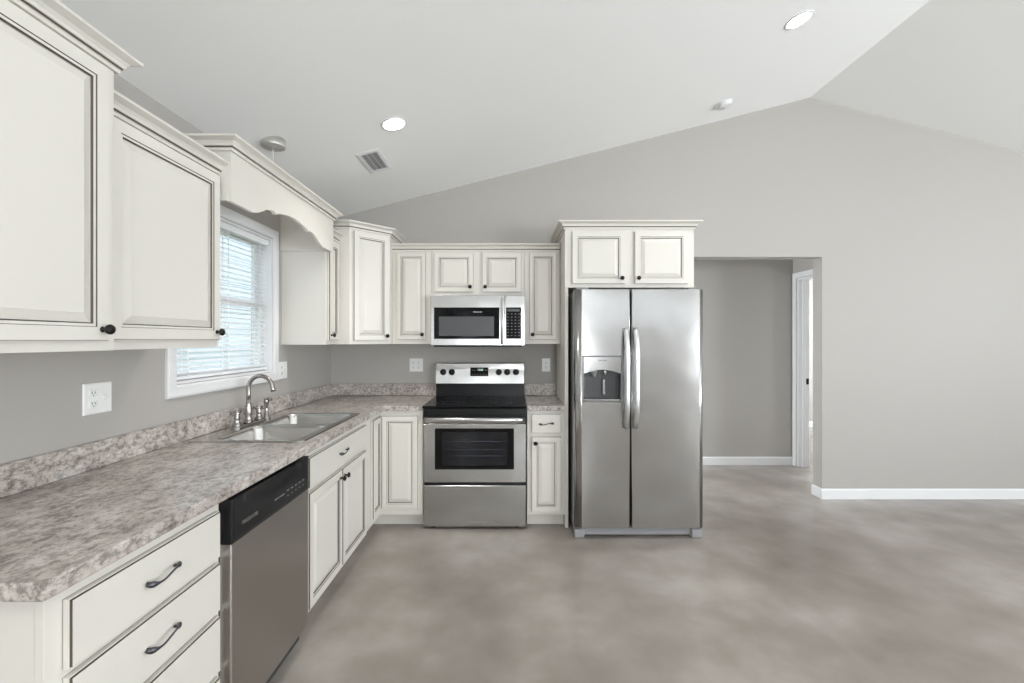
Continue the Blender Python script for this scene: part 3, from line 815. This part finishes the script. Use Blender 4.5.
for (u, zz) in [(u, 1.105) for u in (-.06, -.036, -.012, .012, .036, .06)] + [(u, 1.139) for u in (-.058, -.040, .052, .066)]:
    b = B(); b.box(cxd+u-.0035, cxd+u+.0035, yb(zz-.003)-.0128, yb(zz-.003)-.0122, zz-.0018, zz+.0018); b.build('touch_key', M_MARK, sp2)
# oven door
rz = lambda p: py_z(p, YO); rx = lambda p: px_x(p, YO)
fo = BFR(YO+.034)
OD0, OD1 = rz(482.6), rz(414.5)
b = B()
wx0, wx1, wz0, wz1 = rx(434.8), rx(514), rz(469.5), rz(428.4)
outer_ = [(RX0+.003, OD0), (RX1-.003, OD0), (RX1-.003, rz(423.8)), (RX0+.003, rz(423.8))]
ins_ = lambda i: [(outer_[0][0]+i, outer_[0][1]+i), (outer_[1][0]-i, outer_[1][1]+i), (outer_[2][0]-i, outer_[2][1]-i), (outer_[3][0]+i, outer_[3][1]-i)]
inn = [(wx0, wz0), (wx1, wz0), (wx1, wz1), (wx0, wz1)]
b.loops([[fo.p(a, c_, n) for (a, c_) in pts] for (pts, n) in ((ins_(0), .0005), (ins_(0), .031), (ins_(.003), .034), (inn, .034), (inn, .0005))], closed=True)
od = b.build('oven_door', M_STEEL, ro)
b = B(); fo.slab(b, RX0+.003, RX1-.003, rz(423.6), OD1, .0005, .030); b.build('door_top_trim', M_BLACK, od, .002)
b = B(); ii = [(rx(441.5), rz(466)), (rx(507.7), rz(466)), (rx(507.7), rz(432)), (rx(441.5), rz(432))]
b.loops([[fo.p(a, c_, n) for (a, c_) in pts] for (pts, n) in ((inn, .020), (inn, .0335), (ii, .0335), (ii, .020))], closed=True); b.build('window_border', M_BGLASS, od)
b = B(); fo.slab(b, rx(441.5), rx(507.7), rz(466), rz(432), .029, .032); b.build('oven_window', M_OVENGLASS, od)
b = B()
fo.slab(b, wx0, wx1, wz0, wz1, .001, .004, 1)
for pz in (442.0, 450.0, 456.5):
    b.cyl(fo.p(rx(442), rz(pz), .016), fo.p(rx(507), rz(pz), .016), .0022 if pz != 450 else .0014, n=8)
b.build('oven_rack', [M_CHROME, M_BLACK], od)
b = B(); hz = rz(419.9); K = 12
pts = [(RX0+.012+(RX1-RX0-.024)*i/K, YO-.030-.014*math.sin(PI*i/K)**.7 if 0 < i < K else YO-.026, hz+.002) for i in range(K+1)]
b.tube(pts, [(.012, .022)]*(K+1), 16)
for u in (RX0+.03, RX1-.03): b.cyl((u, YO+.005, hz), (u, YO-.030, hz), .011, n=12)
b.build('handle', M_STEELV, od)
b = B(); b.loops([fo.rect(RX0+.003, RX1-.003, rz(527.2)+.002, rz(485.7), i, n) for (i, n) in ((0, .0005), (0, .029), (.004, .033))]); b.build('storage_drawer', M_STEEL, ro)
for (u, yy) in ((RX0+.07, YO+.06), (RX1-.07, YO+.06), (RX0+.07, 3.8), (RX1-.07, 3.8)):
    b = B(); b.cyl((u, yy, 0), (u, yy, .02), .018, n=14); b.build('foot', M_BLACK, ro)

# ------------------------------------------------------------------ refrigerator
RFX0, RFX1, YFD = .4525, 1.362, 3.095
rf = thing('refrigerator', 'stainless side-by-side refrigerator with water and ice dispenser', 'refrigerator', (.9, 3.5, 0))
b = B(); b.box(RFX0+.006, RFX1-.006, YFD+.085, 3.86, .03, 1.745); b.build('case', M_MGREY, rf, .004)
def fcol(x0, x1, r0, r1):
    """plan outline of a door slice, front at YFD; r0/r1 rounding of its two sides"""
    p = [(x0, YFD+.078)]
    if r0: p += [(x0+r0-r0*math.cos(a), YFD+r0*1.1-r0*1.1*math.sin(a)) for a in [PI/2*i/10 for i in range(11)]]
    else: p += [(x0, YFD)]
    if r1: p += [(x1-r1+r1*math.sin(a), YFD+r1*1.1-r1*1.1*math.cos(a)) for a in [PI/2*i/10 for i in range(11)]]
    else: p += [(x1, YFD)]
    p += [(x1, YFD+.078)]
    return p
SEAM = px_x(630.8, YFD)
DX0, DX1, DZ0_, DZ1_ = px_x(582.5, YFD), px_x(622, YFD), py_z(402.3, YFD), py_z(356, YFD)
FZ0, FZ1 = py_z(528, YFD), 1.755
b = B()
b.prism(fcol(RFX0, DX0, .050, 0), 'z', FZ0, FZ1)
b.prism(fcol(DX1, SEAM-.003, 0, .008), 'z', FZ0, FZ1)
b.prism(fcol(DX0, DX1, 0, 0), 'z', FZ0, DZ0_)
b.prism(fcol(DX0, DX1, 0, 0), 'z', DZ1_, FZ1)
def smooth_sides(b):
    for f in b.bm.faces:
        f.normal_update()
        if abs(f.normal.z) < .5 and .02 < abs(f.normal.x) < .998: f.smooth = True
smooth_sides(b)
fzd = b.build('freezer_door', M_STEELV, rf)
b = B(); b.prism(fcol(SEAM+.003, RFX1, .008, .034), 'z', FZ0, FZ1); smooth_sides(b)
frd = b.build('fresh_food_door', M_STEELV, rf)
def fhandle(x, parent):
    b = B(); K = 16
    z0, z1 = py_z(428.6, YFD-.04), py_z(328.4, YFD-.04)
    pts, rad = [], []
    for i in range(K+1):
        t = i/K; e = math.sin(PI*t)
        pts.append((x, YFD-.012-.048*min(1, e*1.5)**.8, z0+(z1-z0)*t)); rad.append((.011, .018))
    b.tube(pts, rad, 14)
    for zz in (z0+.02, z1-.02): b.cyl((x, YFD+.001, zz), (x, YFD-.028, zz), .013, n=12)
    return b.build('handle', M_BARS, parent)
fhandle(px_x(627.2, YFD-.05), fzd); fhandle(px_x(636.9, YFD-.05), frd)
# dispenser
ff = BFR(YFD)
b = B(); b.loops([ff.rect(DX0, DX1, DZ0_, DZ1_, i, n) for (i, n) in ((.0002, -.02), (-.003, .0005), (-.003, .004), (.006, .004), (.008, -.002), (.008, -.02))], closed=True)
di = b.build('dispenser', M_MGREY, fzd)
b = B(); b.loops([ff.rect(DX0, DX1, DZ0_, DZ1_, i, n) for (i, n) in ((.0002, -.019), (.0002, -.075), (.030, -.077), (.030, -.070), (.009, -.062), (.0085, -.019))], closed=True)
ff.slab(b, DX0+.02, DX1-.02, DZ0_+.02, DZ1_-.02, -.074, -.070)
b.build('dispenser_cavity', M_DGREY, di)
b = B(); zt = DZ1_-.008; K = 16; zar = py_z(372, YFD)
top_ = [(DX1-.008, zt), (DX0+.008, zt)]
arc = [(DX0+.008+(DX1-DX0-.016)*i/K, zar-.012+.028*math.sin(PI*i/K)) for i in range(K+1)]
b.loops([[ff.p(a, c_, n) for (a, c_) in top_+arc] for n in (-.045, .002, .006)]); b.build('dispenser_hood', M_STEELV, di)
text('logo', 'FRIGIDAIRE', .0115, ff.p((DX0+DX1)/2, DZ1_-.030, .0062), (1, 0, 0), (0, 0, 1), M_MGREY, di, spacing=1.05, bold=.0002)
b = B(); b.cyl(ff.p(DX0+.085, DZ0_+.235, -.035), ff.p(DX0+.085, DZ0_+.175, -.035), .028, .016, 18); b.build('ice_chute', M_MGREY, di)
b = B(); b.cyl(ff.p(DX0+.165, DZ0_+.235, -.030), ff.p(DX0+.165, DZ0_+.185, -.030), .012, .009, 14)
b.loops([ff.rect(DX0+.150, DX0+.172, DZ0_+.045, DZ0_+.16, i, n) for (i, n) in ((0, -.062), (0, -.050), (.004, -.046))]); b.build('paddle', M_CHROME, di)
b = B(); b.loops([ff.rect(DX0+.010, DX1-.010, DZ0_+.009, DZ0_+.022, i, n) for (i, n) in ((0, -.068), (0, .002), (.003, .004))]); b.build('drip_tray', M_STEEL, di)
b = B(); b.box(RFX0+.03, RFX1-.03, YFD+.055, YFD+.078, .014, FZ0-.004)
for i in range(5): b.box(RFX0+.09, RFX1-.09, YFD+.050, YFD+.056, .042+i*.008, .046+i*.008)
b.build('toe_grille', M_SILVER, rf, .001)
for (u0, u1) in ((RFX0+.004, RFX0+.075), (RFX1-.075, RFX1-.004)):
    b = B(); b.box(u0, u1, YFD+.03, YFD+.085, 0.0, .060); b.build('foot_cover', M_SILVER, rf, .006)
for u0 in (RFX0+.02, RFX1-.10):
    b = B(); b.box(u0, u0+.08, YFD+.03, YFD+.14, 1.7555, 1.772); b.build('hinge_cover', M_MGREY, rf, .004)

# ------------------------------------------------------------------ dishwasher
XW = -.930; W0, W1 = 1.475, 2.040
dw = thing('dishwasher', 'stainless dishwasher with black control strip under the long counter', 'dishwasher', (-1.25, 1.76, 0))
b = B(); b.box(XL+.03, XF-.001, W0+.004, W1-.004, .02, .868); b.build('tub', M_DGREY, dw)
fw = LFR(XF)
b = B(); b.loops([fw.rect(W0, W1, .092, .716, i, n) for (i, n) in ((0, .0005), (0, .036), (.004, .040))]); wdoor = b.build('door', M_STEELD, dw)
b = B()
# control strip with a scooped pocket handle: grid in (u,v) with dent
NU, NV = 40, 14; z0, z1 = .7165, .866
def dent(u, v):
    a = (u-.5)/.36; c_ = (v-.80)/.30
    if abs(a) >= 1: return 0
    edge = .50+.28*a*a     # lower lip of the scoop
    if v <= edge or v > .97: return 0
    return -.014*min(1, (v-edge)/.18)
fv = [[b.bm.verts.new(fw.p(W0+(W1-W0)*i/NU, z0+(z1-z0)*j/NV, .041+dent(i/NU, j/NV))) for i in range(NU+1)] for j in range(NV+1)]
bk = [[b.bm.verts.new(fw.p(W0+(W1-W0)*i/NU, z0+(z1-z0)*j/NV, .0005)) for i in range(NU+1)] for j in range(NV+1)]
for j in range(NV):
    for i in range(NU):
        b.face([fv[j][i], fv[j][i+1], fv[j+1][i+1], fv[j+1][i]], 0, True); b.face([bk[j][i], bk[j+1][i], bk[j+1][i+1], bk[j][i+1]])
for i in range(NU):
    b.face([fv[0][i], bk[0][i], bk[0][i+1], fv[0][i+1]]); b.face([fv[NV][i], fv[NV][i+1], bk[NV][i+1], bk[NV][i]])
for j in range(NV):
    b.face([fv[j][0], fv[j+1][0], bk[j+1][0], bk[j][0]]); b.face([fv[j][NU], bk[j][NU], bk[j+1][NU], fv[j+1][NU]])
wc = b.build('control_strip', M_BLACK, dw)
text('logo', 'FRIGIDAIRE', .017, fw.p(W0+.105, .765, .0415), (0, 1, 0), (0, 0, 1), M_CHROME, wc, spacing=1.1, bold=.0003)
for (a, c_, z0, z1) in [(W1-.20+i*.034, W1-.182+i*.034, .770, .774) for i in range(5)] + [(W1-.195+i*.034, W1-.187+i*.034, .748, .752) for i in range(5)] + [(W0+.27, W0+.30, .765, .769), (W0+.305, W0+.345, .765, .769)]:
    b = B(); fw.slab(b, a, c_, z0, z1, .0412, .0416); b.build('touch_key', M_MARK, wc)
b = B(); b.box(XL+.05, XF-.06, W0+.006, W1-.006, 0, .0915); b.build('toe_panel', M_BLACK, dw)

# ------------------------------------------------------------------ ceiling fittings
SL = math.atan(.2533)
def on_ceiling(x, y): return Vector((x, y, zc(x)))
NC = Vector((math.sin(SL), 0, -math.cos(SL)))     # downward normal of the left slope
def downlight(x, y, label):
    c_ = on_ceiling(x, y)
    r = thing('recessed_light', label, 'ceiling light', c_, 'recessed lights in the vaulted ceiling')
    b = B(); b.loops([[c_ + NC*h + (Vector((math.cos(SL), 0, math.sin(SL)))*math.cos(2*PI*j/36) + Vector((0, 1, 0))*math.sin(2*PI*j/36))*q for j in range(36)] for (q, h) in ((.078, .0003), (.078, .003), (.074, .006), (.060, .004), (.060, .0003))], closed=True, smooth=True)
    b.build('trim_ring', M_TRIM, r)
    b = B(); b.loops([[c_ + NC*h + (Vector((math.cos(SL), 0, math.sin(SL)))*math.cos(2*PI*j/36) + Vector((0, 1, 0))*math.sin(2*PI*j/36))*.0595 for j in range(36)] for h in (.0005, .0035)])
    b.build('lens', M_LAMP, r)
    sl = bpy.data.lights.new('downlight', 'SPOT'); sl.energy = 34; sl.spot_size = math.radians(112); sl.spot_blend = 1.0; sl.shadow_soft_size = 0.05; sl.color = (1, 0.98, 0.95)
    so_ = bpy.data.objects.new('downlight', sl); C.objects.link(so_); so_.location = c_ + NC*0.06 - Vector((0, 0, .0))
downlight(-.694, 2.643, 'glowing recessed ceiling light left, near the ceiling vent')
downlight(1.718, 2.627, 'glowing recessed ceiling light toward the ridge above the refrigerator side')
downlight(-.694, -.4, 'recessed ceiling light behind the viewer on the sink side')
downlight(1.718, -.4, 'recessed ceiling light behind the viewer toward the ridge')

TX = Vector((math.cos(SL), 0, math.sin(SL))); TY = Vector((0, 1, 0))
c_ = on_ceiling(1.717, 3.547)
r = thing('smoke_detector', 'small round white smoke detector on the ceiling near the ridge', 'smoke detector', c_)
b = B(); b.lathe(c_, [(.062, .0003), (.062, .010), (.056, .012), (.055, .026), (.046, .034), (.0, .036)], 32, NC); b.build('detector_body', M_TRIM, r)
b = B(); b.lathe(c_+NC*.0355, [(.012, 0), (.012, .002), (0, .0025)], 16, NC); b.build('test_button', M_PLATE, r)

c_ = on_ceiling(-.933, 3.045)
r = thing('ceiling_vent', 'white rectangular louvered air vent on the ceiling', 'vent', c_)
def cp_(u, v, n): return c_ + TX*u + TY*v + NC*n
def crect(u, v, n): return [cp_(-u, -v, n), cp_(u, -v, n), cp_(u, v, n), cp_(-u, v, n)]
b = B(); b.loops([crect(.082, .165, .0003), crect(.082, .165, .003), crect(.070, .153, .007), crect(.052, .132, .007), crect(.052, .132, .0003)], closed=True); b.build('frame', M_TRIM, r)
b = B(); b.loops([crect(.0515, .1315, .0004), crect(.0515, .1315, .0012)]); b.build('backing', M_VENTIN, r)
b = B()
for i in range(11):
    vv = -.118+i*.0236
    b.loops([[cp_(u, vv+dv, n) for (dv, n) in ((.005, .0014), (.006, .0014), (-.004, .0066), (-.005, .0066))] for u in (-.051, .051)])
for u in (-.017, .017): b.loops([[cp_(u+du, v_, n) for (du, n) in ((-.001, .0014), (.001, .0014), (.001, .0068), (-.001, .0068))] for v_ in (-.131, .131)])
b.build('louvers', M_TRIM, r)

px_, py_ = -1.347, 2.513
zz = zc(px_)
r = thing('pendant_light', 'brushed nickel pendant canopy and cord dropping behind the window valance', 'pendant light', (px_, py_, zz))
b = B(); b.lathe((px_, py_, zz), [(.064, .014), (.064, -.027), (.0635, -.029), (.061, -.0305), (.055, -.031), (.014, -.032), (.010, -.046), (0, -.047)], 32); b.build('canopy', M_CANOPY, r)
b = B(); b.cyl((px_, py_, zz-.045), (px_, py_, 2.262), .003, n=8); b.build('cord', M_PLATE, r)
b = B(); b.lathe((px_, py_, 2.262), [(.012, 0), (.018, -.008), (.022, -.035), (.050, -.075), (.056, -.125), (.053, -.125), (.046, -.078), (0, -.05)], 28); b.build('shade', M_NICKEL, r)

# two tiny nail marks above the hallway opening
r = thing('wall_anchor', 'pair of tiny dark nail marks high on the back wall above the opening', 'nail', (px_x(748.2, YB), YB, py_z(194.5, YB)))
b = B()
for (du, dv) in ((0, 0), (-.018, -.012)):
    b.lathe((px_x(748.2, YB)+du, YB-.0003, py_z(194.5, YB)+dv), [(.004, 0), (.004, .002), (.002, .003), (0, .003)], 10, (0, -1, 0))
b.build('nail_head', M_MARK, r)
